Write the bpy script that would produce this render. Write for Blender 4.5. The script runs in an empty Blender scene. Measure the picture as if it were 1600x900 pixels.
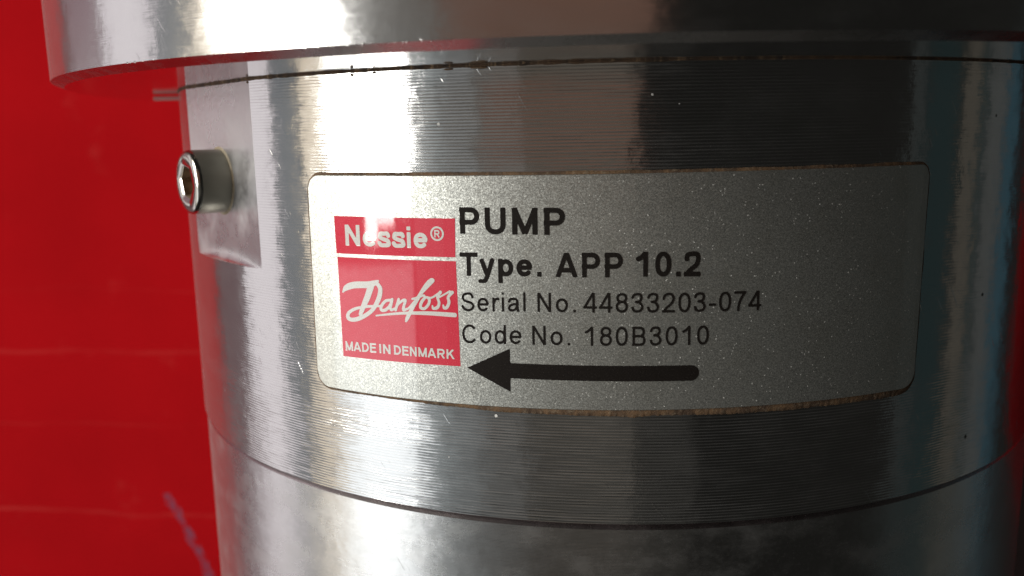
import bpy, bmesh, math, random
import numpy as np
from mathutils import Matrix, Vector, noise as mnoise

random.seed(4)
S = bpy.context.scene
MM = 0.001
R = 70.0            # radius of the pump housing, mm
D = 158.95          # distance lens - pump axis, mm
col = S.collection

# ------------------------------------------------------------------ camera
cam = bpy.data.cameras.new('camera')
cam.lens = 30.51; cam.sensor_width = 36.0
cam.clip_start = 0.005; cam.clip_end = 50
camo = bpy.data.objects.new('camera', cam); col.objects.link(camo)
F = Vector((-0.09913, 0.97868, -0.17987)).normalized()
Rt = Vector((0.99507, 0.09734, -0.01878)); Rt = (Rt - F * Rt.dot(F)).normalized()
Up = Rt.cross(F)
M = Matrix((Rt, Up, -F)).transposed().to_4x4()
M.translation = Vector((0, -D * MM, 0))
camo.matrix_world = M
cam.dof.use_dof = True
cam.dof.focus_distance = 0.094
cam.dof.aperture_fstop = 30.51 / 1.05
S.camera = camo

# ------------------------------------------------------------------ world + lamps
W = bpy.data.worlds.new('World'); S.world = W; W.use_nodes = True
W.node_tree.nodes['Background'].inputs[0].default_value = (1.0, 0.97, 0.88, 1)
W.node_tree.nodes['Background'].inputs[1].default_value = 0.011
S.view_settings.view_transform = 'Standard'
S.view_settings.look = 'None'
S.view_settings.exposure = 0.0
S.view_settings.gamma = 1.0

LAMP_D = 1.25
def lamp(name, th0, az0, th1, az1, z0, z1, rad, color):
    """Upright rectangular lamp filling the directions az0..az1 (degrees) as seen mirrored in the pump."""
    q = []
    for th, az in ((th0, az0), (th1, az1)):
        a, b = math.radians(th), math.radians(az)
        q.append(Vector((R * MM * math.sin(a) + LAMP_D * math.sin(b), -R * MM * math.cos(a) - LAMP_D * math.cos(b), 0)))
    c = (q[0] + q[1]) / 2; w = (q[0] - q[1]).length; c.z = (z0 + z1) / 2; h = z1 - z0
    l = bpy.data.lights.new(name, 'AREA'); l.shape = 'RECTANGLE'; l.size = w; l.size_y = h
    l.energy = rad * math.pi * w * h; l.color = color
    o = bpy.data.objects.new(name, l); col.objects.link(o)
    d = Vector((c.x, c.y, 0)).normalized()
    o.matrix_world = Matrix.Translation(c) @ Matrix((Vector((0, 0, 1)).cross(d), Vector((0, 0, 1)), d)).transposed().to_4x4()
    return o
lamp('window_light', -25.2, -69, -21, -58.5, -.045, 1.0, 15, (1, .97, .90))
lamp('window_light', -21, -58, -19.6, -54.6, -.165, 1.0, 15, (1, .98, .94))
lamp('window_light', -19.6, -54.5, -18, -50.1, -.14, 1.0, 15, (1, .98, .94))
lamp('window_light', -18, -50, -16.2, -45.5, -.115, .09, 15, (1, .98, .94))
lamp('low_fill_light', -25.2, -69, -16.2, -45.5, -1.1, -.20, 1.5, (.93, .97, 1))  # added fill lamp for the bright band below the plate; no window known
lamp('cream_light', -28, -77, -25.5, -70, -1.1, 1.0, 1.0, (1, .86, .68))
lamp('grey_light', -32, -86, -28.3, -78, -1.1, 1.0, .22, (.85, .92, 1))
lamp('pale_light', -39.5, -103, -32.2, -87, -1.1, 1.0, .95, (1, .93, .97))
lamp('pale_light', -47, -117, -39.8, -104, -.04, .05, 1.0, (1, .95, .95))  # added lamp that pales the milled flat
lamp('pink_bounce_light', -47, -119, -39.8, -104, -1.1, -.09, .14, (1, .58, .64))  # this pair is added, in place of pink bounce off the red wall
lamp('pink_bounce_light', -47, -119, -39.8, -104, .06, .9, .26, (1, .62, .72))
lamp('soft_light', -16, -44.6, -13.4, -37, -.26, .04, .36, (.90, .98, 1))  # added soft and dim lamps stand in for unseen surroundings mirrored in the metal
lamp('soft_light', -13.3, -36.7, -10.4, -29, -.26, .04, .25, (.96, .98, .98))
lamp('soft_light', -10.3, -28.7, -6.3, -18, -.26, .04, .165, (1, .92, .84))
lamp('dim_light', -6.2, -17.7, 2.9, 8.5, -.26, .04, .10, (1, .86, .70))
lamp('low_soft_light', -16, -44.6, -13.4, -37, -1.1, -.28, .26, (.88, .97, 1))
lamp('low_soft_light', -13.3, -36.7, -10.4, -29, -1.1, -.28, .16, (.92, .98, 1))
lamp('low_soft_light', -10.3, -28.7, -6.3, -18, -1.1, -.28, .095, (.98, .98, .95))
lamp('low_dim_light', -6.2, -17.7, 2.9, 8.5, -1.1, -.28, .05, (1, .93, .82))
lamp('low_dim_light', 3.0, 8.8, 8.6, 23, -1.1, -.28, .022, (1, .95, .85))
lamp('soft_light', -18, -50, -9.5, -27, .11, 1.0, .15, (1, .90, .80))
lamp('brown_fill_light', -9.4, -26.7, 2.9, 9.5, .06, .9, .15, (1, .50, .35))  # added lamp in place of an unseen brown thing mirrored in the flange
lamp('steel_light', 27, 75, 29, 79, -1.1, .6, .03, (.8, .95, .95))  # from here on, added strip lamps for coloured bands mirrored at the right edge
lamp('teal_light', 29.5, 80, 33.8, 89.5, -1.1, .6, .017, (.25, .85, .95))
lamp('bronze_light', 34.5, 91, 36.8, 96.5, -1.1, .6, .062, (1, .88, .70))
lamp('teal_light', 37, 97, 38, 99, -1.1, .6, .025, (.25, .85, .95))
lamp('ash_light', 38.3, 99.7, 41.3, 107, -1.1, .6, .058, (.93, .98, .95))
lamp('blue_light', 41.6, 107.6, 44.2, 113, -1.1, .6, .07, (.22, .72, 1))

# ------------------------------------------------------------------ node helpers
class N:
    def __init__(s, name):
        s.m = bpy.data.materials.new(name); s.m.use_nodes = True
        s.t = s.m.node_tree; s.b = s.t.nodes['Principled BSDF']
    def new(s, typ, **kw):
        n = s.t.nodes.new(typ)
        for k, v in kw.items(): setattr(n, k, v)
        return n
    def put(s, sock, v):
        if isinstance(v, bpy.types.NodeSocket): s.t.links.new(v, sock)
        elif v is not None: sock.default_value = v
    def math(s, op, a, b=None, c=None, clamp=False):
        n = s.new('ShaderNodeMath', operation=op); n.use_clamp = clamp
        s.put(n.inputs[0], a); s.put(n.inputs[1], b)
        if c is not None: s.put(n.inputs[2], c)
        return n.outputs[0]
    def vmath(s, op, a, b=None):
        n = s.new('ShaderNodeVectorMath', operation=op)
        s.put(n.inputs[0], a); s.put(n.inputs[1], b)
        return n.outputs[0]
    def noise(s, vec, scale, detail=2, rough=.5, col=False):
        n = s.new('ShaderNodeTexNoise'); s.put(n.inputs['Vector'], vec)
        n.inputs['Scale'].default_value = scale; n.inputs['Detail'].default_value = detail
        n.inputs['Roughness'].default_value = rough
        return n.outputs['Color' if col else 'Fac']
    def ramp(s, v, a, b, lo=0.0, hi=1.0):
        n = s.new('ShaderNodeMapRange'); n.interpolation_type = 'SMOOTHSTEP'
        s.put(n.inputs[0], v); n.inputs[1].default_value = a; n.inputs[2].default_value = b
        n.inputs[3].default_value = lo; n.inputs[4].default_value = hi
        return n.outputs[0]
    def mix(s, f, a, b):
        n = s.new('ShaderNodeMix', data_type='RGBA'); s.put(n.inputs[0], f)
        s.put(n.inputs[6], a if isinstance(a, bpy.types.NodeSocket) else (*a, 1)); s.put(n.inputs[7], b if isinstance(b, bpy.types.NodeSocket) else (*b, 1))
        return n.outputs[2]
    def pos_mm(s):
        g = s.new('ShaderNodeNewGeometry')
        return s.vmath('MULTIPLY', g.outputs['Position'], (1000, 1000, 1000)), g
    def cyl(s):
        """(arc length mm, z mm, radius mm) on the pump's surface."""
        p, g = s.pos_mm(); sp = s.new('ShaderNodeSeparateXYZ'); s.put(sp.inputs[0], p)
        x, y, z = sp.outputs
        th = s.math('ARCTAN2', x, s.math('MULTIPLY', y, -1))
        return s.math('MULTIPLY', th, R), z, p, g
    def comb(s, x, y, z):
        n = s.new('ShaderNodeCombineXYZ'); s.put(n.inputs[0], x); s.put(n.inputs[1], y); s.put(n.inputs[2], z)
        return n.outputs[0]
    def set(s, name, v):
        if isinstance(v, tuple) and len(v) == 3: v = (*v, 1)
        s.put(s.b.inputs[name], v)
    def bump(s, h, dist, normal=None, strength=1):
        n = s.new('ShaderNodeBump'); s.put(n.inputs['Height'], h)
        n.inputs['Distance'].default_value = dist; n.inputs['Strength'].default_value = strength
        if normal is not None: s.put(n.inputs['Normal'], normal)
        return n.outputs[0]

def turned_metal(name, pitch, slope, rough, base=(.66, .655, .645), haze=.5, aniso=.7, wob=.12, ridge=.0, pits=()):
    m = N(name); a, z, p, g = m.cyl()
    az = m.comb(a, z, 0)
    slow = m.noise(m.comb(m.math('MULTIPLY', a, .03), m.math('MULTIPLY', z, .25), 0), 1.0, 2)
    # tool marks: fine rings round the axis, irregular in strength and spacing
    warp = m.noise(m.comb(m.math('MULTIPLY', a, .05), m.math('MULTIPLY', z, .30), 3), 1.0, 2)
    ph = m.math('ADD', m.math('MULTIPLY', z, 2 * math.pi / pitch), m.math('MULTIPLY', warp, wob * 12))
    rowv = m.noise(m.comb(m.math('MULTIPLY', a, .22), m.math('MULTIPLY', z, 1.0 / pitch * 1.3), 7), 1.0, 2)
    amp = m.math('MULTIPLY', m.ramp(rowv, .25, .75, .45, 1.35), m.ramp(slow, .35, .65, .6, 1.2))
    amp = m.math('MULTIPLY', amp, m.math('MULTIPLY', m.ramp(z, -31, -26, 1.0, .58), m.ramp(a, 0, 30, 1.0, .6)))
    sl = m.math('MULTIPLY', m.math('MULTIPLY', m.math('SINE', ph), slope), amp)
    fine = m.noise(m.comb(m.math('MULTIPLY', a, .35), m.math('MULTIPLY', z, 14), 1), 1.0, 3, .7)
    sl = m.math('ADD', sl, m.math('MULTIPLY', m.math('SUBTRACT', fine, .5), slope * .45))
    # a little sideways unevenness makes reflected edges ragged
    side = m.noise(m.comb(m.math('MULTIPLY', a, .5), m.math('MULTIPLY', z, 2.2 / pitch), 11), 1.0, 1)
    tang = m.vmath('CROSS_PRODUCT', (0, 0, 1), g.outputs['Normal'])
    sv = m.new('ShaderNodeVectorMath', operation='SCALE'); m.put(sv.inputs[0], tang)
    side2 = m.noise(m.comb(m.math('MULTIPLY', a, .55), m.math('MULTIPLY', z, .35), 21), 1.0, 4, .6)
    m.put(sv.inputs['Scale'], m.math('ADD', m.math('MULTIPLY', m.math('SUBTRACT', side, .5), .04), m.math('MULTIPLY', m.math('SUBTRACT', side2, .5), .07)))
    nrm = m.vmath('NORMALIZE', m.vmath('ADD', m.vmath('ADD', g.outputs['Normal'], sv.outputs[0]), m.comb(0, 0, sl)))
    # dents, scuffs and hairline scratches
    dents = m.noise(p, .45, 5, .6)
    scr = m.noise(m.comb(m.math('ADD', m.math('MULTIPLY', a, 1.6), z), m.math('MULTIPLY', m.math('SUBTRACT', z, a), .12), 2), 1.0, 3)
    scm = m.math('MULTIPLY', m.ramp(scr, .66, .72), m.ramp(m.noise(az, .09, 2), .5, .62))
    dmask = m.ramp(m.noise(az, .10, 3), .48, .66, .35, 2.2)
    h = m.math('ADD', m.math('MULTIPLY', m.math('MULTIPLY', dents, dmask), .5), m.math('MULTIPLY', scm, .3))
    nrm = m.bump(h, .00003, nrm)
    m.set('Normal', nrm)
    # dull film in patches
    film = m.math('MULTIPLY', m.ramp(m.noise(m.comb(m.math('MULTIPLY', a, .6), m.math('MULTIPLY', z, 1.0), 4), .22, 7, .68), .40, .90), haze)
    fine_dust = m.ramp(m.noise(az, 2.6, 4, .7), .5, .8)
    film = m.math('ADD', film, m.math('MULTIPLY', fine_dust, haze * .22), clamp=True)
    if ridge:
        crest = m.ramp(m.math('COSINE', ph), -.2, 1.0)
        film = m.math('ADD', film, m.math('MULTIPLY', m.math('MULTIPLY', crest, amp), ridge), clamp=True)
    lw = m.new('ShaderNodeLayerWeight'); lw.inputs['Blend'].default_value = .5
    film = m.math('ADD', film, m.math('MULTIPLY', m.math('POWER', lw.outputs['Facing'], 5), .55), clamp=True)
    # sparse pale specks of dust and a few dark pits
    vo = m.new('ShaderNodeTexVoronoi'); m.put(vo.inputs['Vector'], az); vo.inputs['Scale'].default_value = .36
    rnd = m.new('ShaderNodeSeparateColor'); m.put(rnd.inputs[0], vo.outputs['Color'])
    rad = m.math('MULTIPLY', m.math('POWER', rnd.outputs[0], 5), .065)
    speck = m.math('LESS_THAN', vo.outputs['Distance'], rad)
    pit = 0.0
    for (pa, pz, pr) in pits:
        dd = m.vmath('SUBTRACT', az, (pa, pz, 0)); ln = m.new('ShaderNodeVectorMath', operation='LENGTH'); m.put(ln.inputs[0], dd)
        r_ = m.math('ADD', ln.outputs['Value'], m.math('MULTIPLY', m.noise(az, 3.0, 2), pr * .8))
        pit = m.math('MAXIMUM', pit, m.ramp(r_, pr * .9, pr * 1.5, 1, 0))
    rough_v = m.math('ADD', rough, m.math('MULTIPLY', film, .22))
    colr = m.mix(film, base, (.50, .49, .47))
    if pits: colr = m.mix(pit, colr, (.03, .025, .02))
    colr = m.mix(speck, colr, (.75, .74, .70))
    metal = m.math('SUBTRACT', 1.0, m.math('MULTIPLY', film, .34))
    metal = m.math('MULTIPLY', metal, m.math('SUBTRACT', 1.0, speck))
    m.set('Base Color', colr); m.set('Metallic', metal); m.set('Roughness', rough_v)
    m.set('Anisotropic', aniso); m.set('Anisotropic Rotation', .25)
    t = m.new('ShaderNodeTangent', direction_type='RADIAL', axis='Z'); m.set('Tangent', t.outputs[0])
    return m.m

PITS = ((48.9, -20.2, .28), (55.3, -27.1, .22), (48.8, .5, .2), (47.6, -37.5, .3))
M_HOUSE = turned_metal('turned_aluminium', .335, .165, .13, haze=.10, aniso=.5, ridge=.22, pits=PITS)
M_FLANGE = turned_metal('flange_aluminium', .22, .045, .19, haze=.08, wob=.3)
M_LOWER = turned_metal('lower_aluminium', .17, .10, .25, haze=.42)

def plain_metal(name, base, rough, film=.3, scale=.3, bump=.00002, aniso=0):
    m = N(name); p, g = m.pos_mm()
    f = m.math('MULTIPLY', m.ramp(m.noise(p, scale, 5, .6), .42, .7), film)
    m.set('Base Color', m.mix(f, base, tuple(c * .75 for c in base)))
    m.set('Metallic', m.math('SUBTRACT', 1.0, m.math('MULTIPLY', f, .35)))
    m.set('Roughness', m.math('ADD', rough, m.math('MULTIPLY', f, .25)))
    sc = m.noise(m.vmath('MULTIPLY', p, (.4, .4, 5)), 1.2, 4)
    m.set('Normal', m.bump(m.math('ADD', m.noise(p, 1.1, 4, .6), m.math('MULTIPLY', sc, .3)), bump))
    return m.m
M_FACE = plain_metal('faced_aluminium', (.68, .66, .65), .07, .12, bump=.000006)
M_CHAMFER = plain_metal('chamfer_aluminium', (.42, .40, .40), .26, .2, bump=.0000008)
M_BARREL = plain_metal('brushed_steel', (.44, .425, .36), .38, .1, .5, .000003)
M_FLAT = plain_metal('milled_aluminium', (.70, .69, .69), .27, .5, .12, .00002)
M_SCREW = plain_metal('stainless_steel', (.60, .585, .53), .17, .12, .5, .000003)
M_PIN = plain_metal('dull_steel', (.42, .16, .15), .9)
_b = M_PIN.node_tree.nodes['Principled BSDF']
for _l in list(_b.inputs['Metallic'].links): M_PIN.node_tree.links.remove(_l)
_b.inputs['Metallic'].default_value = 0

M_JOINT = plain_metal('joint_aluminium', (.50, .44, .44), .26, .08, bump=.000004)
def grime_mat(name, c1, c2, c3):
    m = N(name); p, g = m.pos_mm()
    n1 = m.noise(p, .55, 4, .65); n2 = m.noise(p, 2.2, 4, .7)
    c = m.mix(m.ramp(n1, .38, .62), c1, c2); c = m.mix(m.math('MULTIPLY', m.ramp(n2, .5, .72), .7), c, c3)
    m.set('Base Color', c); m.set('Roughness', .85)
    m.set('Normal', m.bump(n2, .00008))
    return m.m
M_GRIME = grime_mat('brown_grime', (.17, .10, .05), (.075, .045, .026), (.30, .23, .15))
M_SEAM = grime_mat('seam_grime', (.10, .055, .028), (.035, .022, .014), (.40, .26, .14))
M_DIRT = grime_mat('socket_dirt', (.36, .27, .17), (.14, .09, .05), (.55, .45, .33))

def plate_mat():
    m = N('silver_plate_print'); a, z, p, g = m.cyl(); az = m.comb(a, z, 0)
    vo = m.new('ShaderNodeTexVoronoi'); m.put(vo.inputs['Vector'], az); vo.inputs['Scale'].default_value = 9.5
    sc = m.new('ShaderNodeSeparateColor'); m.put(sc.inputs[0], vo.outputs['Color'])
    flake = m.vmath('SUBTRACT', vo.outputs['Color'], (.5, .5, .5))
    fl = m.new('ShaderNodeVectorMath', operation='SCALE'); m.put(fl.inputs[0], flake); m.put(fl.inputs['Scale'], .17)
    nrm = m.vmath('NORMALIZE', m.vmath('ADD', g.outputs['Normal'], fl.outputs[0]))
    n = m.noise(az, 6.0, 3, .7)
    stain = m.ramp(m.noise(az, .16, 4, .6), .45, .75)
    c = m.mix(m.ramp(n, .3, .7), (.48, .49, .455), (.58, .59, .55))
    c = m.mix(m.math('MULTIPLY', stain, .25), c, (.36, .35, .28))
    sc_ = m.noise(m.comb(m.math('ADD', m.math('MULTIPLY', a, 1.3), m.math('MULTIPLY', z, .7)), m.math('MULTIPLY', m.math('SUBTRACT', z, a), .08), 9), 1.0, 3)
    sk = m.math('MULTIPLY', m.ramp(sc_, .69, .74), m.ramp(m.noise(az, .12, 2), .52, .62))
    c = m.mix(m.math('MULTIPLY', sk, .5), c, (.78, .78, .74))
    smg = m.ramp(m.noise(az, .9, 5, .7), .56, .74)
    c = m.mix(m.math('MULTIPLY', smg, .22), c, (.30, .28, .22))
    dot = m.math('GREATER_THAN', sc.outputs[1], .995)  # sparkle of the flakes, painted as pale non-metallic dots
    c = m.mix(dot, c, (.66, .66, .62))
    m.set('Base Color', c); m.set('Metallic', m.math('MULTIPLY', m.math('SUBTRACT', 1.0, dot), .86))
    m.set('Roughness', m.ramp(n, .3, .7, .36, .50)); m.set('Normal', nrm)
    m.set('Coat Weight', .9); m.set('Coat IOR', 1.75); m.set('Coat Roughness', m.ramp(m.noise(az, .5, 4), .35, .7, .04, .075))
    return m.m
M_PLATE = plate_mat()

def ink(name, c, c2, speck, coat=.9, rough=.5, iorc=1.75, spec=.25):
    m = N(name); a, z, p, g = m.cyl(); az = m.comb(a, z, 0)
    n = m.noise(az, 7.5, 2, .7); s2 = m.noise(az, 1.1, 3)
    col_ = m.mix(m.ramp(n, .35, .65), c, c2)
    col_ = m.mix(m.math('MULTIPLY', m.ramp(n, .62, .78), speck), col_, (.62, .60, .57))
    sc_ = m.noise(m.comb(m.math('ADD', m.math('MULTIPLY', a, .55), m.math('MULTIPLY', z, 1.9)), m.math('MULTIPLY', m.math('SUBTRACT', a, z), .10), 2), 1.0, 3)
    sk = m.math('MULTIPLY', m.ramp(sc_, .70, .76), m.ramp(m.noise(az, .35, 2), .52, .60))
    col_ = m.mix(m.math('MULTIPLY', sk, .35), col_, (.55, .54, .50))
    m.set('Base Color', col_); m.set('Roughness', m.ramp(s2, .3, .7, rough, rough + .15))
    m.set('Specular IOR Level', spec); m.set('Coat Weight', coat); m.set('Coat IOR', iorc); m.set('Coat Roughness', m.ramp(s2, .35, .7, .04, .075))
    return m.m
M_RED = ink('red_print', (.60, .014, .040), (.70, .028, .062), .35)
M_BLACK = ink('black_print', (.009, .007, .006), (.015, .012, .010), .10, .12, .6, 1.45, .1)
M_WHITE = ink('pale_print', (.60, .59, .55), (.74, .73, .69), .2)

def red_paint():
    m = N('red_paint'); p, g = m.pos_mm()
    sp = m.new('ShaderNodeSeparateXYZ'); m.put(sp.inputs[0], p); x, y, z = sp.outputs
    n = m.noise(p, .02, 4)
    c = m.mix(m.ramp(n, .3, .7), (.35, .0052, .0078), (.40, .0058, .0088))
    # long faint rubbed lines
    wv = m.math('ADD', z, m.math('MULTIPLY', m.noise(p, .02, 3), 9))
    fade = m.ramp(m.noise(p, .03, 2), .42, .6)
    for z0, w_, s_ in ((-68.5, .9, .09), (-129.5, .8, .14), (-47, .5, .05), (-96, .5, .05)):
        d = m.math('ABSOLUTE', m.math('SUBTRACT', wv, z0))
        c = m.mix(m.math('MULTIPLY', m.ramp(d, w_ * .3, w_ * 1.4, s_, 0), m.math('ADD', m.math('MULTIPLY', fade, .8), .2)), c, (.70, .13, .11))
    # blue-grey scuff running down to the right
    t = m.math('DIVIDE', m.math('SUBTRACT', -126.0, z), 34.0)
    cx = m.math('ADD', m.math('MULTIPLY', t, 14.5), -154.0)
    d = m.math('ABSOLUTE', m.math('SUBTRACT', x, m.math('ADD', cx, m.math('MULTIPLY', m.math('SUBTRACT', m.noise(p, .12, 2), .5), 5))))
    wid = m.noise(m.comb(0, 0, z), .12, 2)
    k = m.math('MULTIPLY', m.math('LESS_THAN', d, m.math('MULTIPLY', wid, 3.4)), m.math('GREATER_THAN', t, 0))
    k = m.math('MULTIPLY', k, m.ramp(m.noise(p, .35, 3), .33, .58))
    c = m.mix(m.math('MULTIPLY', k, .6), c, (.11, .09, .15))
    sm = m.ramp(m.noise(p, .05, 5, .65), .60, .78)
    c = m.mix(m.math('MULTIPLY', sm, .07), c, (.72, .16, .13))
    m.set('Base Color', c); m.set('Roughness', m.ramp(m.noise(p, .08, 4), .3, .7, .16, .26))
    m.set('Specular IOR Level', 0.0)
    return m.m
M_PAINT = red_paint()
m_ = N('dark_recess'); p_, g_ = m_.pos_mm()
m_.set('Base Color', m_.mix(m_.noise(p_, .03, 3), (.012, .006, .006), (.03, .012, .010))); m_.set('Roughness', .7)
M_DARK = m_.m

# ------------------------------------------------------------------ object helpers
def link(name, bm, mats, parent=None, smooth=True):
    me = bpy.data.meshes.new(name)
    bm.to_mesh(me); bm.free()
    for mm_ in (mats if isinstance(mats, (list, tuple)) else [mats]): me.materials.append(mm_)
    if smooth:
        for f in me.polygons: f.use_smooth = True
    o = bpy.data.objects.new(name, me); col.objects.link(o)
    o.parent = parent
    return o
def P(a_mm, z, r):               # arc length on the housing, height, radius -> metres
    t = a_mm / R
    return Vector((r * math.sin(t), -r * math.cos(t), z)) * MM
def TH(deg, z, r):
    t = math.radians(deg)
    return Vector((r * math.sin(t), -r * math.cos(t), z)) * MM
def sheet(bm, fn, us, vs, mat=0):
    g = [[bm.verts.new(fn(u, v)) for u in us] for v in vs]
    for j in range(len(vs) - 1):
        for i in range(len(us) - 1):
            f = bm.faces.new((g[j][i], g[j][i + 1], g[j + 1][i + 1], g[j + 1][i])); f.material_index = mat
def lin(a, b, n): return [a + (b - a) * i / n for i in range(n + 1)]
def ring(bm, prof, a0=-180, a1=180, n=240, mat=0):
    """revolved bands: each pair of profile points (r, z) is its own crisp band."""
    for (r0, z0), (r1, z1) in zip(prof, prof[1:]):
        sheet(bm, lambda u, v: TH(u, z0 + (z1 - z0) * v, r0 + (r1 - r0) * v), lin(a0, a1, n), (0, 1), mat)

# ------------------------------------------------------------------ setting
def slab(name, x0, x1, y0, y1, z0, z1, mat, bev=0):
    bm = bmesh.new(); bmesh.ops.create_cube(bm, size=1)
    for v in bm.verts:
        v.co = Vector(((x0 + x1) / 2 + v.co.x * (x1 - x0), (y0 + y1) / 2 + v.co.y * (y1 - y0), (z0 + z1) / 2 + v.co.z * (z1 - z0))) * MM
    if bev: bmesh.ops.bevel(bm, geom=bm.edges[:], offset=bev * MM, segments=3, affect='EDGES')
    return link(name, bm, mat, smooth=False)
o = slab('red_wall', -340, -6, 120, 126, -420, 420, M_PAINT, 1.5); o['kind'] = 'structure'
o = slab('red_wall', 152, 335, 120, 126, -135, 200, M_PAINT, 1.5); o['kind'] = 'structure'
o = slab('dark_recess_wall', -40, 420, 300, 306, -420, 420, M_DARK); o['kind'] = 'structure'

# ------------------------------------------------------------------ the pump
pump = bpy.data.objects.new('pump', None); pump.empty_display_size = .05; pump.location = (0, 0, 0); col.objects.link(pump)
pump['label'] = 'round silver aluminium pump with grey and red nameplate standing before the red wall'
pump['category'] = 'pump'

ZS, ZG = 6.54, -42.54
RL = 69.72
# housing: turned cylinder with one milled flat on the left
TF, DF = -45.2, 8.9
ZF = -16.45
CH = R * math.cos(math.radians(DF))
bm = bmesh.new()
ZT = ZS - .13
def cylfn(u, v): return TH(u, v, R)
sheet(bm, cylfn, lin(TF + DF, TF - DF + 360, 330), lin(ZF, ZT, 12))
sheet(bm, cylfn, lin(-180, 180, 400), lin(ZG, ZF, 12))
def flatfn(u, v):
    r0 = CH / math.cos(math.radians(u - TF)); k = max(0, (ZF + 2.2 - v) / 2.2)
    return TH(u, v, r0 + (R - r0) * .8 * (1 - math.sqrt(max(0, 1 - k * k))))
sheet(bm, flatfn, lin(TF - DF, TF + DF, 24), lin(ZF, ZF + 2.2, 12) + lin(ZF + 2.2, ZT, 6)[1:], 1)     # the flat, run out by the cutter
sheet(bm, lambda u, v: TH(u, ZF, (R - (R - CH / math.cos(math.radians(u - TF))) * .2) * (1 - v) + R * v), lin(TF - DF, TF + DF, 24), (0, 1), 1)   # its ledge
ring(bm, [(RL - .95, ZG), (R, ZG)], mat=2)
bm.normal_update()
link('housing', bm, [M_HOUSE, M_FLAT, M_CHAMFER], pump)
bm = bmesh.new(); ring(bm, [(60, -120), (RL, -120), (RL, ZG - .80)])
ring(bm, [(RL, ZG - .80), (RL - .85, ZG - .02)], mat=1)
link('lower_housing', bm, [M_LOWER, M_JOINT], pump)
# flange above
RU, ZU, RF, ZFL = 84.85, 6.68, 86.43, 7.38
bm = bmesh.new()
ring(bm, [(60, ZS), (R + 2, ZS), (RU, ZU)], mat=1, n=360)
ring(bm, [(RU, ZU), (RF, ZFL)], mat=2, n=360)
ring(bm, [(RF, ZFL), (RF, 52), (85.4, 53), (0.5, 53)], n=360)
link('flange', bm, [M_FLANGE, M_FACE, M_CHAMFER], pump)
# raised burr along the flange's lower edge: a few nicks
bm = bmesh.new()
rnd = random.Random(9)
for k in range(30):
    a = rnd.uniform(-36, -8) if k < 36 else rnd.uniform(-8, 25)
    w = rnd.uniform(.12, .55); h = rnd.uniform(.03, .13)
    da = math.degrees(w / RF)
    v = [bm.verts.new(TH(a - da, ZFL + .02, RF - .03)), bm.verts.new(TH(a, ZFL - h * .6, RF + .04)), bm.verts.new(TH(a + da, ZFL + .02, RF - .03)), bm.verts.new(TH(a + da * .3, ZFL + h, RF + .05))]
    bm.faces.new((v[0], v[1], v[3])); bm.faces.new((v[1], v[2], v[3])); bm.faces.new((v[0], v[3], v[2]))
o = link('edge_burr', bm, M_FLANGE, pump); o['kind'] = 'stuff'

# grime packed in the seam under the flange
bm = bmesh.new()
us = lin(-100, 100, 1400)
def seam(u, v):
    q = mnoise.noise(Vector((u * .9, 3.1, 0))); q2 = mnoise.noise(Vector((u * 6, 9.1, 0)))
    left = 1 if u < 6 else .45
    low = ZS - .16 - .09 * left * (1 + .9 * q + .6 * q2)
    rad = R * math.cos(math.radians(DF)) / math.cos(math.radians(u - TF)) if abs(u - TF) < DF else R
    return TH(u, [ZS - .01, (ZS + low) / 2, low][v], rad + [.16, .14, .012][v])
sheet(bm, seam, us, (0, 1, 2))
o = link('seam_grime', bm, M_SEAM, pump)
def crumb(bm, a, z, r, sx, sz, seed, rr=R):
    rn = random.Random(seed)
    vs = bmesh.ops.create_icosphere(bm, subdivisions=2, radius=1)['verts']
    for v in vs:
        k = 1 + .35 * mnoise.noise(v.co * 1.7 + Vector((seed, 0, 0)))
        c = v.co * k
        v.co = P(a + c.x * sx, z + c.z * sz, rr + c.y * -r)
for i, (a, z, sx, sz) in enumerate(((-44.6, 6.12, .2, .14), (-27.1, 6.1, .22, .15), (-15.4, 6.2, .55, .11), (-24.2, 6.2, .3, .1), (-12.1, 6.22, .9, .10))):
    bm = bmesh.new(); crumb(bm, a, z, .14, sx, sz, i + 3)
    link('grime_crumb', bm, M_GRIME, pump)

# ------------------------------------------------------------------ nameplate
A0, A1, Z0, Z1 = -34.33, 36.95, -29.44, -4.66
RP = 70.34
def outline(a0, a1, z0, z1, rads, n=12, step=.45):
    pts = []
    cs = ((a1, z1, 0, rads[1]), (a0, z1, 90, rads[0]), (a0, z0, 180, rads[3]), (a1, z0, 270, rads[2]))
    for (cx, cz, st, r) in cs:
        ox = cx - r if cx == a1 else cx + r; oz = cz - r if cz == z1 else cz + r
        for i in range(n + 1):
            t = math.radians(st + 90 * i / n); pts.append((ox + r * math.cos(t), oz + r * math.sin(t)))
    out = []
    for i, p in enumerate(pts):
        q = pts[(i + 1) % len(pts)]; L = math.dist(p, q); k = max(1, int(L / step))
        out += [(p[0] + (q[0] - p[0]) * j / k, p[1] + (q[1] - p[1]) * j / k) for j in range(k)]
    return out
def skew(a, z):      # the plate sits a hair out of square
    return a + (z + 17) * .010, z + (a) * .0022
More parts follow.
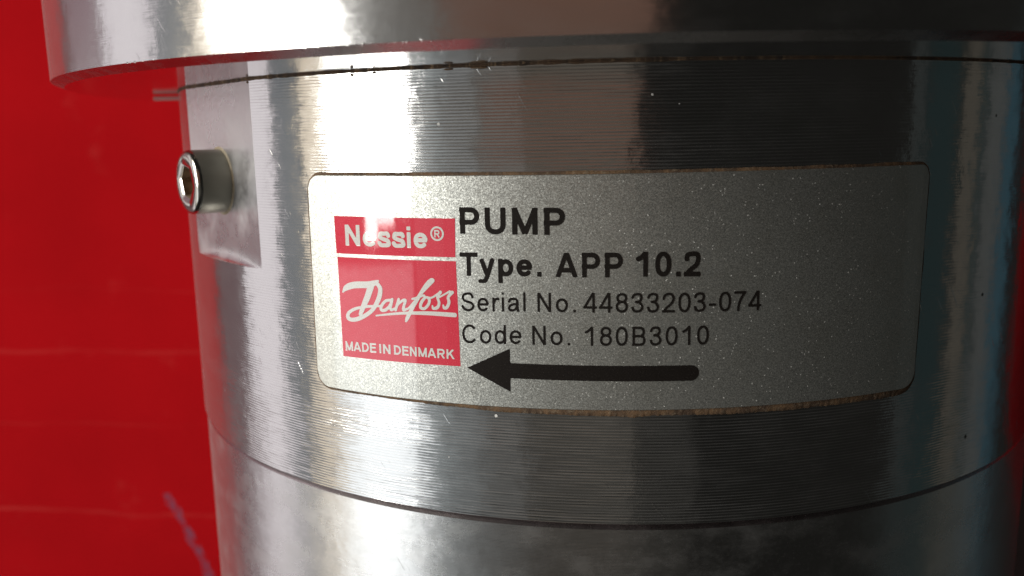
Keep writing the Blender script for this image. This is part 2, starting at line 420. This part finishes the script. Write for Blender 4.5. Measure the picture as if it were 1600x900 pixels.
def column_fill(bm, ol, fr, mat=0, step=.5):
    """fill a convex outline on the curved surface with narrow columns."""
    amin = min(p[0] for p in ol); amax = max(p[0] for p in ol)
    n = int((amax - amin) / step); rows = []
    for i in range(n + 1):
        a = amin + 1e-4 + (amax - amin - 2e-4) * i / n; zs = []
        for k, p in enumerate(ol):
            q = ol[(k + 1) % len(ol)]
            if (p[0] <= a) != (q[0] <= a): zs.append(p[1] + (q[1] - p[1]) * (a - p[0]) / (q[0] - p[0]))
        lo, hi = min(zs), max(zs)
        rows.append([bm.verts.new(fr(a, lo + (hi - lo) * j / 4)) for j in range(5)])
    for r0, r1 in zip(rows, rows[1:]):
        for j in range(4):
            f = bm.faces.new((r0[j], r1[j], r1[j + 1], r0[j + 1])); f.material_index = mat
ol = [skew(*p) for p in outline(A0, A1, Z0, Z1, (1.7, 1.1, 1.8, 1.9))]
plate = None
bm = bmesh.new()
column_fill(bm, ol, lambda a, z: P(a, z, RP), step=.25)
ca, cz = sum(p[0] for p in ol) / len(ol), sum(p[1] for p in ol) / len(ol)
def wall(bm, ol, r0, r1, d0, d1, mat):
    n = len(ol); g = [[], []]
    for k, (a, z) in enumerate(ol):
        pa, pz = ol[k - 1]; qa, qz = ol[(k + 1) % n]
        nx, nz = (qz - pz), -(qa - pa); L = math.hypot(nx, nz); nx /= L; nz /= L
        g[0].append(bm.verts.new(P(a + nx * d0, z + nz * d0, r0))); g[1].append(bm.verts.new(P(a + nx * d1, z + nz * d1, r1)))
    for k in range(n):
        j = (k + 1) % n; f = bm.faces.new((g[0][k], g[0][j], g[1][j], g[1][k])); f.material_index = mat
wall(bm, ol, RP, RP - .05, 0, .05, 0)
wall(bm, ol, RP - .05, R + .02, .05, .06, 1)
plate = link('nameplate', bm, [M_PLATE, M_GRIME], pump)
# grime squeezed out round the plate: thin along the top, thick along the bottom
def rim(ol):
    bm = bmesh.new(); n = len(ol); g = [[], [], [], []]
    for k, (a, z) in enumerate(ol):
        pa, pz = ol[k - 1]; qa, qz = ol[(k + 1) % n]
        nx, nz = (qz - pz), -(qa - pa); L = math.hypot(nx, nz); nx /= L; nz /= L
        down = max(0, -nz); upw = max(0, nz)
        q = mnoise.noise(Vector((a * .35, z * .35, 0))); q2 = mnoise.noise(Vector((a * 2.8, z * 2.8, 5)))
        w = .42 - .04 * upw + down * (-.02 + .46 * min(1, max(0, (a + 26) / 26)) ) 
        w *= 1 + .22 * q + .10 * q2
        h = .20 * (1 + .12 * q2 + .3 * q)
        for i, (d, r) in enumerate(((-.05, .23), (w * .45, h), (w * .85, h * .6), (w, .008))):
            g[i].append(bm.verts.new(P(a + nx * d, z + nz * d, R + r)))
    for i in range(3):
        for k in range(n):
            j = (k + 1) % n; bm.faces.new((g[i][k], g[i][j], g[i + 1][j], g[i + 1][k]))
    return bm
ol2 = [skew(*p) for p in outline(A0, A1, Z0, Z1, (1.7, 1.1, 1.8, 1.9), step=.12)]
link('grime_edge', rim(ol2), M_GRIME, plate)

# ---- print: shapes are made from signed distances, meshed on a fine grid and laid on the curved plate
def catmull(pts, k=8):
    p = [pts[0]] + list(pts) + [pts[-1]]; out = []
    for i in range(1, len(p) - 2):
        a, b, c, d = (np.array(p[i + j], float) for j in (-1, 0, 1, 2))
        for t in range(k):
            t /= k
            out.append(tuple(.5 * ((2 * b) + (c - a) * t + (2 * a - 5 * b + 4 * c - d) * t * t + (3 * b - a - 3 * c + d) * t ** 3)))
    out.append(tuple(np.array(p[-2], float))); return out
def ell(cx, cy, rx, ry, a0=0, a1=360, n=28, e=2.25):
    o = []
    for i in range(n + 1):
        t = math.radians(a0 + (a1 - a0) * i / n); c, s = math.cos(t), math.sin(t)
        o.append((cx + rx * math.copysign(abs(c) ** (2 / e), c), cy + ry * math.copysign(abs(s) ** (2 / e), s)))
    return o
def stroke_sdf(X, Y, pts, h, closed=False):
    best = np.full(X.shape, 1e9); n = len(pts)
    for i in range(n - 1):
        x0, y0 = pts[i]; x1, y1 = pts[i + 1]; dx, dy = x1 - x0, y1 - y0; L2 = dx * dx + dy * dy
        if L2 < 1e-12: continue
        L = math.sqrt(L2); t = ((X - x0) * dx + (Y - y0) * dy) / L2; tc = np.clip(t, 0, 1)
        d = np.hypot(X - x0 - tc * dx, Y - y0 - tc * dy) - h
        if not closed:
            perp = np.abs((X - x0) * dy - (Y - y0) * dx) / L - h
            if i == 0: d = np.where(t < 0, np.maximum(perp, -t * L), d)
            if i == n - 2: d = np.where(t > 1, np.maximum(perp, (t - 1) * L), d)
        best = np.minimum(best, d)
    return best
def capsule_sdf(X, Y, pts):
    best = np.full(X.shape, 1e9)
    for (x0, y0, r0), (x1, y1, r1) in zip(pts, pts[1:]):
        dx, dy = x1 - x0, y1 - y0; L2 = dx * dx + dy * dy + 1e-12
        t = np.clip(((X - x0) * dx + (Y - y0) * dy) / L2, 0, 1)
        best = np.minimum(best, np.hypot(X - x0 - t * dx, Y - y0 - t * dy) - (r0 + (r1 - r0) * t))
    return best
def mesh_sdf(bm, xs, ys, Fv, fn):
    """marching squares with filled cells; fn maps (x, y) to a point on the plate."""
    vd = {}
    def vert(key, x, y):
        v = vd.get(key)
        if v is None: v = vd[key] = bm.verts.new(fn(x, y))
        return v
    ny, nx = Fv.shape
    neg = Fv < 0
    act = neg[:-1, :-1] | neg[1:, :-1] | neg[:-1, 1:] | neg[1:, 1:]
    for j, i in zip(*np.nonzero(act)):
        c = ((i, j), (i + 1, j), (i + 1, j + 1), (i, j + 1)); poly = []
        for k in range(4):
            a, b = c[k], c[(k + 1) % 4]; fa, fb = Fv[a[1], a[0]], Fv[b[1], b[0]]
            if fa < 0: poly.append(vert(a, xs[a[0]], ys[a[1]]))
            if (fa < 0) != (fb < 0):
                t = fa / (fa - fb); key = (min(a, b), max(a, b))
                poly.append(vert(key, xs[a[0]] + (xs[b[0]] - xs[a[0]]) * t, ys[a[1]] + (ys[b[1]] - ys[a[1]]) * t))
        if len(poly) >= 3:
            try: bm.faces.new(poly)
            except ValueError: pass

XH = .725
def glyph(ch, b):
    """centre lines of a letter of cap height 1: (ink width, left bearing, advance, [strokes]); b = bold"""
    t = .19 if b else .128; h = t / 2; T = 1 - h
    V = lambda x, y0=0, y1=1: [(x, y0), (x, y1)]
    if ch == 'P' or ch == 'R' or ch == 'B' or ch == 'D':
        w = {'P': .74, 'R': .82, 'B': .73, 'D': .80}[ch]
        def bowl(x1, yb, yt):
            ry = (yt - yb) / 2; cx = x1 - min(ry, .38) if ch != 'D' else x1 - .40
            return [(0, yb), (cx, yb)] + ell(cx, (yb + yt) / 2, x1 - cx, ry, -90, 90, 20, 2.1)[1:-1] + [(cx, yt), (0, yt)]
        s = [V(h)]
        if ch == 'P': s.append(bowl(w - h, .40 + h * .4, T))
        if ch == 'R': s += [bowl(w - h - .04, .44 + h * .3, T), [(.40, .46), (w - h * 1.15, 0)]]
        if ch == 'D': s.append(bowl(w - h, h, T))
        if ch == 'B': s += [bowl(w - h - .04, .5 + h * .1, T), bowl(w - h, h, .5 + h * .1)]
        return w, .11, w + .18, s
    if ch == 'U':
        w = .77; return w, .11, w + .22, [[(h, 1)] + [(h, .36)] + ell(w / 2, .38, w / 2 - h, .38 - h, 180, 360, 20) + [(w - h, .36), (w - h, 1)]]
    if ch == 'M':
        w = .92; k = h * .72; return w, .10, w + .20, [V(h), V(w - h), [(k, 1), (w / 2, .04)], [(w - k, 1), (w / 2, .04)]]
    if ch == 'N':
        w = .76; return w, .11, w + .22, [V(h), V(w - h), [(h * .85, 1), (w - h * .85, 0)]]
    if ch == 'T':
        w = .78; return w, .03, w + .06, [V(w / 2), [(0, T), (w, T)]]
    if ch == 'A':
        w = .93 if b else .88; return w, .0, w + (.05 if b else .03), [[(h * .95, 0), (w / 2, 1)], [(w - h * .95, 0), (w / 2, 1)], [(.2, .29), (w - .2, .29)]]
    if ch == 'E':
        w = .70; return w, .11, w + .18, [V(h), [(0, T), (w, T)], [(0, h), (w, h)], [(0, .53), (w - .05, .53)]]
    if ch == 'I':
        return t, .12, t + .24, [V(h)]
    if ch == 'K':
        w = .82; return w, .11, w + .13, [V(h), [(h, .33), (w - h * 1.3, 1)], [(.36, .60), (w - h * .9, 0)]]
    if ch == 'S':
        w = .80; return w, .06, w + .11, [catmull([(h * .8, .29), (.17, .13), (.40, h), (.62, .11), (w - h, .27), (.62, .44), (.40, .505), (.19, .58), (h + .03, .73), (.18, .89), (.40, T), (.60, .91), (w - h - .03, .73)])]
    if ch == 'C':
        w = .90; return w, .06, w + .08, [ell(w / 2, .5, w / 2 - h, .5 - h, 38, 322, 34, 2.05)]
    if ch == '0':
        w = .67; return w, .055, .776, [ell(w / 2, .5, w / 2 - h, .5 - h)]
    if ch == '1':
        x = .42 - h; return .42, .14, .776, [V(x), catmull([(.0, .70), (.15, .77), (x, .96)], 5)]
    if ch == '2':
        w = .67; return w, .04, .776, [[(0, h), (w, h)], catmull([(h, .68), (.13, .86), (.34, T), (.53, .88), (w - h, .70), (.50, .47), (.26, .27), (h * 1.05, h)])]
    if ch == '3':
        w = .66; return w, .05, .776, [catmull([(h, .75), (.14, .88), (.31, T), (.50, .90), (w - h - .05, .74), (.47, .59), (.30, .545 )]), catmull([(.24, .545), (.45, .51), (w - h, .31), (.52, .13), (.31, h), (.13, .12), (h, .27)])]
    if ch == '4':
        w = .70; x = .57 - h * .5; return w, .02, .776, [V(x), [(0, .245 + h * .2), (w, .245 + h * .2)], [(h * .55, .24), (x - h * .35, .985)]]
    if ch == '7':
        w = .65; return w, .06, .776, [[(0, T), (w, T)], catmull([(w - h, T), (.40, .66), (.27, .36), (.22, 0)])]
    if ch == '8':
        w = .67; m_ = .545; return w, .055, .776, [ell(w / 2, (m_ + T) / 2, w / 2 - h - .035, (T - m_) / 2, e=2.1), ell(w / 2, (m_ + h) / 2, w / 2 - h, (m_ - h) / 2, e=2.1)]
    if ch == '-':
        return .36, .05, .465, [[(0, .36), (.36, .36)]]
    if ch == '.':
        return t * 1.02, .12, .39, [[(t / 2, 0), (t / 2, t)]]
    xr = XH / 2
    if ch == 'o':
        w = .67; return w, .05, .776, [ell(w / 2, xr, w / 2 - h, xr - h, e=2.1)]
    if ch == 'e':
        w = .68; m_ = xr + .01; return w, .05, .776, [[(w - h * .6, m_)] + ell(w / 2, xr, w / 2 - h, xr - h, 8, 325, 30, 2.1), [(h, m_), (w - .03, m_)]]
    if ch == 'a':
        w = .68; return w, .05, .776, [catmull([(h, .51), (.16, .64), (.33, XH - h), (.50, .63), (w - h - .05, .47), (w - h - .05, .17), (w - h, .0)]), catmull([(w - h - .06, .40), (.35, .375), (.15, .32), (h, .19), (.12, .09), (.27, h * .95), (.45, .13), (w - h - .07, .30)])]
    if ch == 'd':
        w = .66; return w, .05, .776, [V(w - h), ell(w / 2 - .01, xr, w / 2 - h - .01, xr - h, e=2.1)]
    if ch == 'p':
        w = .66; return w, .09, .80, [[(h, -.28), (h, XH)], ell(w / 2 + .01, xr, w / 2 - h - .01, xr - h, e=2.1)]
    if ch == 'r':
        w = .38; return w, .09, .47, [[(h, 0), (h, XH)], catmull([(h, .38), (.15, .58), (.25, XH - h * 1.05), (w, XH - h * 1.15)])]
    if ch == 's':
        w = .61; return w, .04, .70, [catmull([(h * .7, .21), (.14, .10), (.31, h * .95), (.49, .11), (w - h, .205), (.46, .315), (.28, .37), (.12, .45), (h + .02, .53), (.15, .635), (.30, XH - h), (.45, .64), (w - h - .01, .53)])]
    if ch == 'i':
        return t, .09, t + .18, [[(h, 0), (h, XH)], [(h, 1 - t * .85), (h, 1)]]
    if ch == 'l':
        return t, .09, t + .18, [V(h)]
    if ch == 'y':
        w = .70; return w, .01, .72, [[(h, XH), (w / 2 + .01, .02)], catmull([(w - h, XH), (w / 2 + .02, .05), (.27, -.16), (.16, -.23), (.03, -.215)])]
    raise KeyError(ch)

RT = RP + .035
cache = {}
def glyph_sdf(ch, b):
    if (ch, b) not in cache:
        w, lb, adv, st = glyph(ch, b); h = (.19 if b else .128) / 2
        xs = np.arange(-.09, w + .12, .03); ys = np.arange(-.36, 1.09, .03)
        X, Y = np.meshgrid(xs, ys); Fv = np.full(X.shape, 1e9)
        for s in st:
            cl = math.dist(s[0], s[-1]) < 1e-6 and len(s) > 4
            Fv = np.minimum(Fv, stroke_sdf(X, Y, s, h, cl))
        lo = -.29 if ch in 'py' else (0 if ch not in 'CSUO03682oeasd' else -.012)
        Fv = np.maximum(Fv, np.maximum(lo - Y, Y - (1.012 if ch in 'CS03689' else 1)))
        cache[ch, b] = (w, lb, adv, xs, ys, Fv)
    return cache[ch, b]
def word(bm, text, a0, a1, z0, z1, h, b, trk=0.0, r=RT):
    gl = []; x = 0
    for ch in text:
        g = glyph_sdf(ch, b); gl.append((g, x + g[1])); x += g[2] + trk
    i0 = gl[0][1]; i1 = gl[-1][1] + gl[-1][0][0]; k = (a1 - a0) / (i1 - i0)
    for (w, lb, adv, xs, ys, Fv), gx in gl:
        def fn(X, Y):
            a = a0 + (gx + X - i0) * k; f = (a - a0) / (a1 - a0)
            return P(a, z0 + (z1 - z0) * f + Y * h, r)
        mesh_sdf(bm, xs, ys, Fv, fn)

rows = [
 [('PUMP', -14.536, -3.39, -10.73, -10.769, 2.80, 1, .03)],
 [('Type.', -14.641, -5.854, -15.235, -15.125, 2.52, 1, .05), ('APP', -4.419, 2.476, -15.178, -15.176, 2.57, 1, .03), ('10.2', 3.975, 10.371, -15.124, -15.217, 2.59, 1, .03)],
 [('Serial', -14.637, -7.613, -19.087, -18.873, 2.06, 0, .10), ('No.', -6.341, -2.369, -18.878, -18.886, 2.05, 0, .12), ('44833203-074', -1.527, 16.86, -18.88, -19.027, 2.10, 0, .08)],
 [('Code', -14.651, -8.105, -22.621, -22.424, 2.10, 0, .10), ('No.', -6.937, -2.964, -22.456, -22.431, 2.07, 0, .12), ('180B3010', -1.341, 11.395, -22.443, -22.463, 2.06, 0, .12)],
]
for rw in rows:
    bm = bmesh.new()
    for (t_, a0, a1, z0, z1, h, b, tk) in rw:
        word(bm, t_, a0, a1, z0, z1, h, b, tk)
    link('lettering', bm, M_BLACK, plate)
# arrow
bm = bmesh.new()
xs = np.arange(-14.8, 11.2, .1); ys = np.arange(-28.2, -22.4, .1); X, Y = np.meshgrid(xs, ys)
def tri(X, Y, pts):
    d = np.full(X.shape, -1e9)
    for (x0, y0), (x1, y1) in zip(pts, pts[1:] + pts[:1]):
        L = math.hypot(x1 - x0, y1 - y0); d = np.maximum(d, ((X - x0) * (y1 - y0) - (Y - y0) * (x1 - x0)) / L)
    return d
head = tri(X, Y, [(-14.195, -25.31), (-9.39, -27.73), (-9.39, -22.97)])
shaft = stroke_sdf(X, Y, [(-9.6, -25.38), (9.6, -25.47)], .84, True)
shaft = np.maximum(shaft, -9.45 - X)
rough = np.array([[mnoise.noise(Vector((x * 4, y * 4, 0))) for x in xs] for y in ys]) * .03
mesh_sdf(bm, xs, ys, np.minimum(head, shaft) + rough, lambda a, z: P(a, z, RT))
link('direction_arrow', bm, M_BLACK, plate)
# red label blocks
def block(a0t, a1t, zt0, zt1, a0b, a1b, zb0, zb1):
    bm = bmesh.new(); us = lin(0, 1, 40); vs = lin(0, 1, 16)
    def fn(u, v):
        e = .018 * mnoise.noise(Vector((u * 90, v * 90, 2)))
        at = a0t + (a1t - a0t) * u; ab = a0b + (a1b - a0b) * u; zt = zt0 + (zt1 - zt0) * u; zb = zb0 + (zb1 - zb0) * u
        return P(at + (ab - at) * v + (e if u in (0, 1) else 0), zt + (zb - zt) * v + (e if v in (0, 1) else 0), RP + .015)
    sheet(bm, fn, us, vs)
    return bm
link('red_label', block(-30.43, -15.08, -9.20, -9.13, -30.35, -15.16, -13.45, -13.26), M_RED, plate)
link('red_label', block(-30.25, -15.12, -13.85, -13.68, -30.17, -14.95, -25.45, -25.22), M_RED, plate)
bm = bmesh.new()
word(bm, 'Ness', -28.927, -21.0, -12.49, -12.43, 2.36, 1, -.02); word(bm, 'ie', -20.80, -18.321, -12.43, -12.40, 2.34, 1, .0)
link('lettering', bm, M_WHITE, plate)
bm = bmesh.new()      # registered mark
xs = np.arange(-1.0, 1.0, .035); X, Y = np.meshgrid(xs, xs)
rg = np.abs(np.hypot(X, Y) - .68) - .105
g = glyph('R', 1)
for s in g[3]:
    rg = np.minimum(rg, stroke_sdf(X, Y, [((x - .41) * .78, (y - .5) * .78) for x, y in s], .075))
mesh_sdf(bm, xs, xs, rg, lambda a, z: P(-17.177 + a, -10.783 + z, RT))
link('registered_mark', bm, M_WHITE, plate)
bm = bmesh.new()
word(bm, 'MADE', -29.732, -25.409, -24.715, -24.557, 1.10, 1, -.03); word(bm, 'IN', -24.966, -23.481, -24.55, -24.519, 1.08, 1, -.03); word(bm, 'DENMARK', -23.02, -15.615, -24.513, -24.469, 1.07, 1, -.03)
link('lettering', bm, M_WHITE, plate)
SCR = [[[-29.7,-17.86,0.086],[-29.16,-17.32,0.294],[-27.94,-16.93,0.343],[-26.16,-16.78,0.331],[-25.2,-16.53,0.27],[-24.69,-16.26,0.098]],[[-25.7,-16.9,0.368],[-26.24,-18.15,0.343],[-26.73,-19.04,0.306],[-27.27,-20.07,0.221],[-27.48,-20.31,0.098]],[[-24.78,-16.66,0.221],[-24.49,-17.07,0.245],[-24.53,-17.67,0.257],[-24.78,-18.35,0.257],[-25.2,-19.05,0.233],[-25.74,-19.7,0.208],[-26.66,-20.33,0.208],[-27.74,-20.83,0.221],[-28.67,-21.0,0.208],[-29.15,-20.77,0.245],[-29.0,-20.24,0.184],[-28.2,-19.75,0.159],[-27.05,-19.41,0.135],[-25.86,-19.22,0.135],[-24.56,-19.1,0.11]],[[-23.19,-18.33,0.135],[-23.83,-18.47,0.147],[-24.39,-19.05,0.159],[-24.47,-19.51,0.159],[-23.95,-19.52,0.159],[-23.3,-18.98,0.159],[-22.96,-18.23,0.147],[-23.24,-19.15,0.147],[-23.11,-19.45,0.135],[-22.48,-19.1,0.086]],[[-22.13,-18.18,0.147],[-22.6,-19.41,0.147],[-22.33,-18.85,0.11],[-21.69,-18.31,0.135],[-21.3,-18.25,0.147],[-21.55,-18.98,0.147],[-21.57,-19.34,0.147],[-21.0,-19.13,0.098]],[[-21.07,-19.23,0.086],[-20.23,-18.36,0.11],[-19.27,-17.3,0.147],[-18.34,-16.38,0.159],[-17.81,-15.89,0.135],[-18.06,-15.76,0.123],[-18.59,-16.27,0.172],[-19.23,-17.18,0.196],[-19.9,-18.17,0.196],[-20.58,-19.22,0.196],[-21.15,-20.22,0.196],[-21.33,-20.59,0.11]],[[-20.44,-18.04,0.098],[-18.96,-17.56,0.098]],[[-18.82,-17.75,0.135],[-19.3,-18.31,0.159],[-19.46,-18.91,0.159],[-19.0,-19.03,0.147],[-18.49,-18.53,0.147],[-18.36,-17.97,0.147],[-18.65,-17.74,0.11],[-18.08,-17.77,0.098],[-17.17,-17.2,0.098]],[[-17.02,-17.11,0.159],[-17.38,-17.68,0.135],[-17.21,-18.26,0.147],[-17.42,-18.8,0.159],[-17.93,-18.95,0.135],[-18.01,-18.66,0.086]],[[-17.38,-17.8,0.074],[-15.92,-16.97,0.098]],[[-15.65,-17.08,0.172],[-16.13,-17.62,0.147],[-16.06,-18.15,0.159],[-16.29,-18.72,0.159],[-16.64,-18.83,0.135],[-16.74,-18.53,0.086]],[[-25.2,-20.24,0.074],[-23.07,-19.89,0.123],[-21.15,-19.66,0.147],[-18.53,-19.52,0.196],[-15.7,-19.54,0.221],[-15.51,-19.55,0.208]]]
bm = bmesh.new()
xs = np.arange(-30.3, -15.1, .055); ys = np.arange(-21.6, -15.4, .055); X, Y = np.meshgrid(xs, ys)
Fv = np.full(X.shape, 1e9)
for s in SCR: Fv = np.minimum(Fv, capsule_sdf(X, Y, catmull([(q[0], q[1], q[2] * 1.12) for q in s], 5)))
mesh_sdf(bm, xs, ys, Fv, lambda a, z: P(a, z, RT))
link('script_logo', bm, M_WHITE, plate)

# ------------------------------------------------------------------ socket-head screw in the flat
tf = math.radians(TF)
nv = Vector((math.sin(tf), -math.cos(tf), 0)); tv = Vector((math.cos(tf), math.sin(tf), 0)); zv = Vector((0, 0, 1))
SC = nv * CH + tv * (-.45) + zv * (-5.95)
def Q(u, v, w): return (SC + tv * u + zv * v + nv * w) * MM
def turn(bm, prof, n=64, mat=0, smooth=False):
    rows_ = []
    for r, w in prof: rows_.append([bm.verts.new(Q(r * math.cos(2 * math.pi * k / n), r * math.sin(2 * math.pi * k / n), w)) for k in range(n)])
    for q, (a, b) in enumerate(zip(rows_, rows_[1:])):
        for k in range(n): bm.faces.new((a[k], a[(k + 1) % n], b[(k + 1) % n], b[k])).material_index = mat if q == 0 else 0
RH, LH, RS = 4.12, 4.6, 2.25
bm = bmesh.new()
turn(bm, [(RH, -.2), (RH, LH - .75), (RH - .04, LH - .5), (RH - .17, LH - .25), (RH - .40, LH - .07), (RH - .68, LH)], 72, 1)
# face ring between the rim and the hexagonal socket
n = 72
outer = [bm.verts.new(Q((RH - .68) * math.cos(2 * math.pi * k / n), (RH - .68) * math.sin(2 * math.pi * k / n), LH)) for k in range(n)]
def hexr(t, rs):
    t = (t + math.radians(12)) % (math.pi / 3) - math.pi / 6
    return rs * math.cos(math.pi / 6) / math.cos(t)
def hx(rs, w, kk): 
    t = 2 * math.pi * kk / n; r_ = hexr(t, rs); return Q(r_ * math.cos(t), r_ * math.sin(t), w)
in0 = [bm.verts.new(hx(RS * 1.16, LH, k)) for k in range(n)]
in1 = [bm.verts.new(hx(RS, LH - .22, k)) for k in range(n)]
for k in range(n):
    j = (k + 1) % n
    bm.faces.new((outer[k], outer[j], in0[j], in0[k])); bm.faces.new((in0[k], in0[j], in1[j], in1[k]))
bmesh.ops.remove_doubles(bm, verts=bm.verts[:], dist=1e-7)
screw = link('cap_screw', bm, [M_SCREW, M_BARREL], pump)
me = screw.data
bm = bmesh.new()
w0 = [bm.verts.new(hx(RS, LH - .22, k)) for k in range(n)]; w1 = [bm.verts.new(hx(RS * .97, LH - 2.7, k)) for k in range(n)]
c = bm.verts.new(Q(0, 0, LH - 3.2))
for k in range(n):
    j = (k + 1) % n; bm.faces.new((w0[k], w0[j], w1[j], w1[k])); bm.faces.new((w1[k], w1[j], c))
link('hex_socket', bm, M_DIRT, screw, smooth=False)
bm = bmesh.new()
turn(bm, [(RH - .05, .16), (RH + .06, .10), (RH + .18, .05), (RH + .34, .005)], 64)
link('grime_ring', bm, grime_mat('pale_grime', (.42, .36, .26), (.30, .24, .16), (.5, .46, .38)), screw)

# small pin sticking out of the housing's far left side, just under the flange
bm = bmesh.new()
n = 24; rows_ = []
for r, x in ((.0, -72.4), (.26, -72.4), (.35, -72.3), (.35, -66.0)):
    rows_.append([bm.verts.new(Vector((x, -20 + r * math.cos(2 * math.pi * k / n), 6.02 + r * math.sin(2 * math.pi * k / n))) * MM) for k in range(n)])
for a, b in zip(rows_, rows_[1:]):
    for k in range(n): bm.faces.new((a[k], a[(k + 1) % n], b[(k + 1) % n], b[k]))
link('pin', bm, M_PIN, pump)

for o in list(col.objects):
    if o.type == 'MESH' and o.parent is not None:
        o.data.validate()
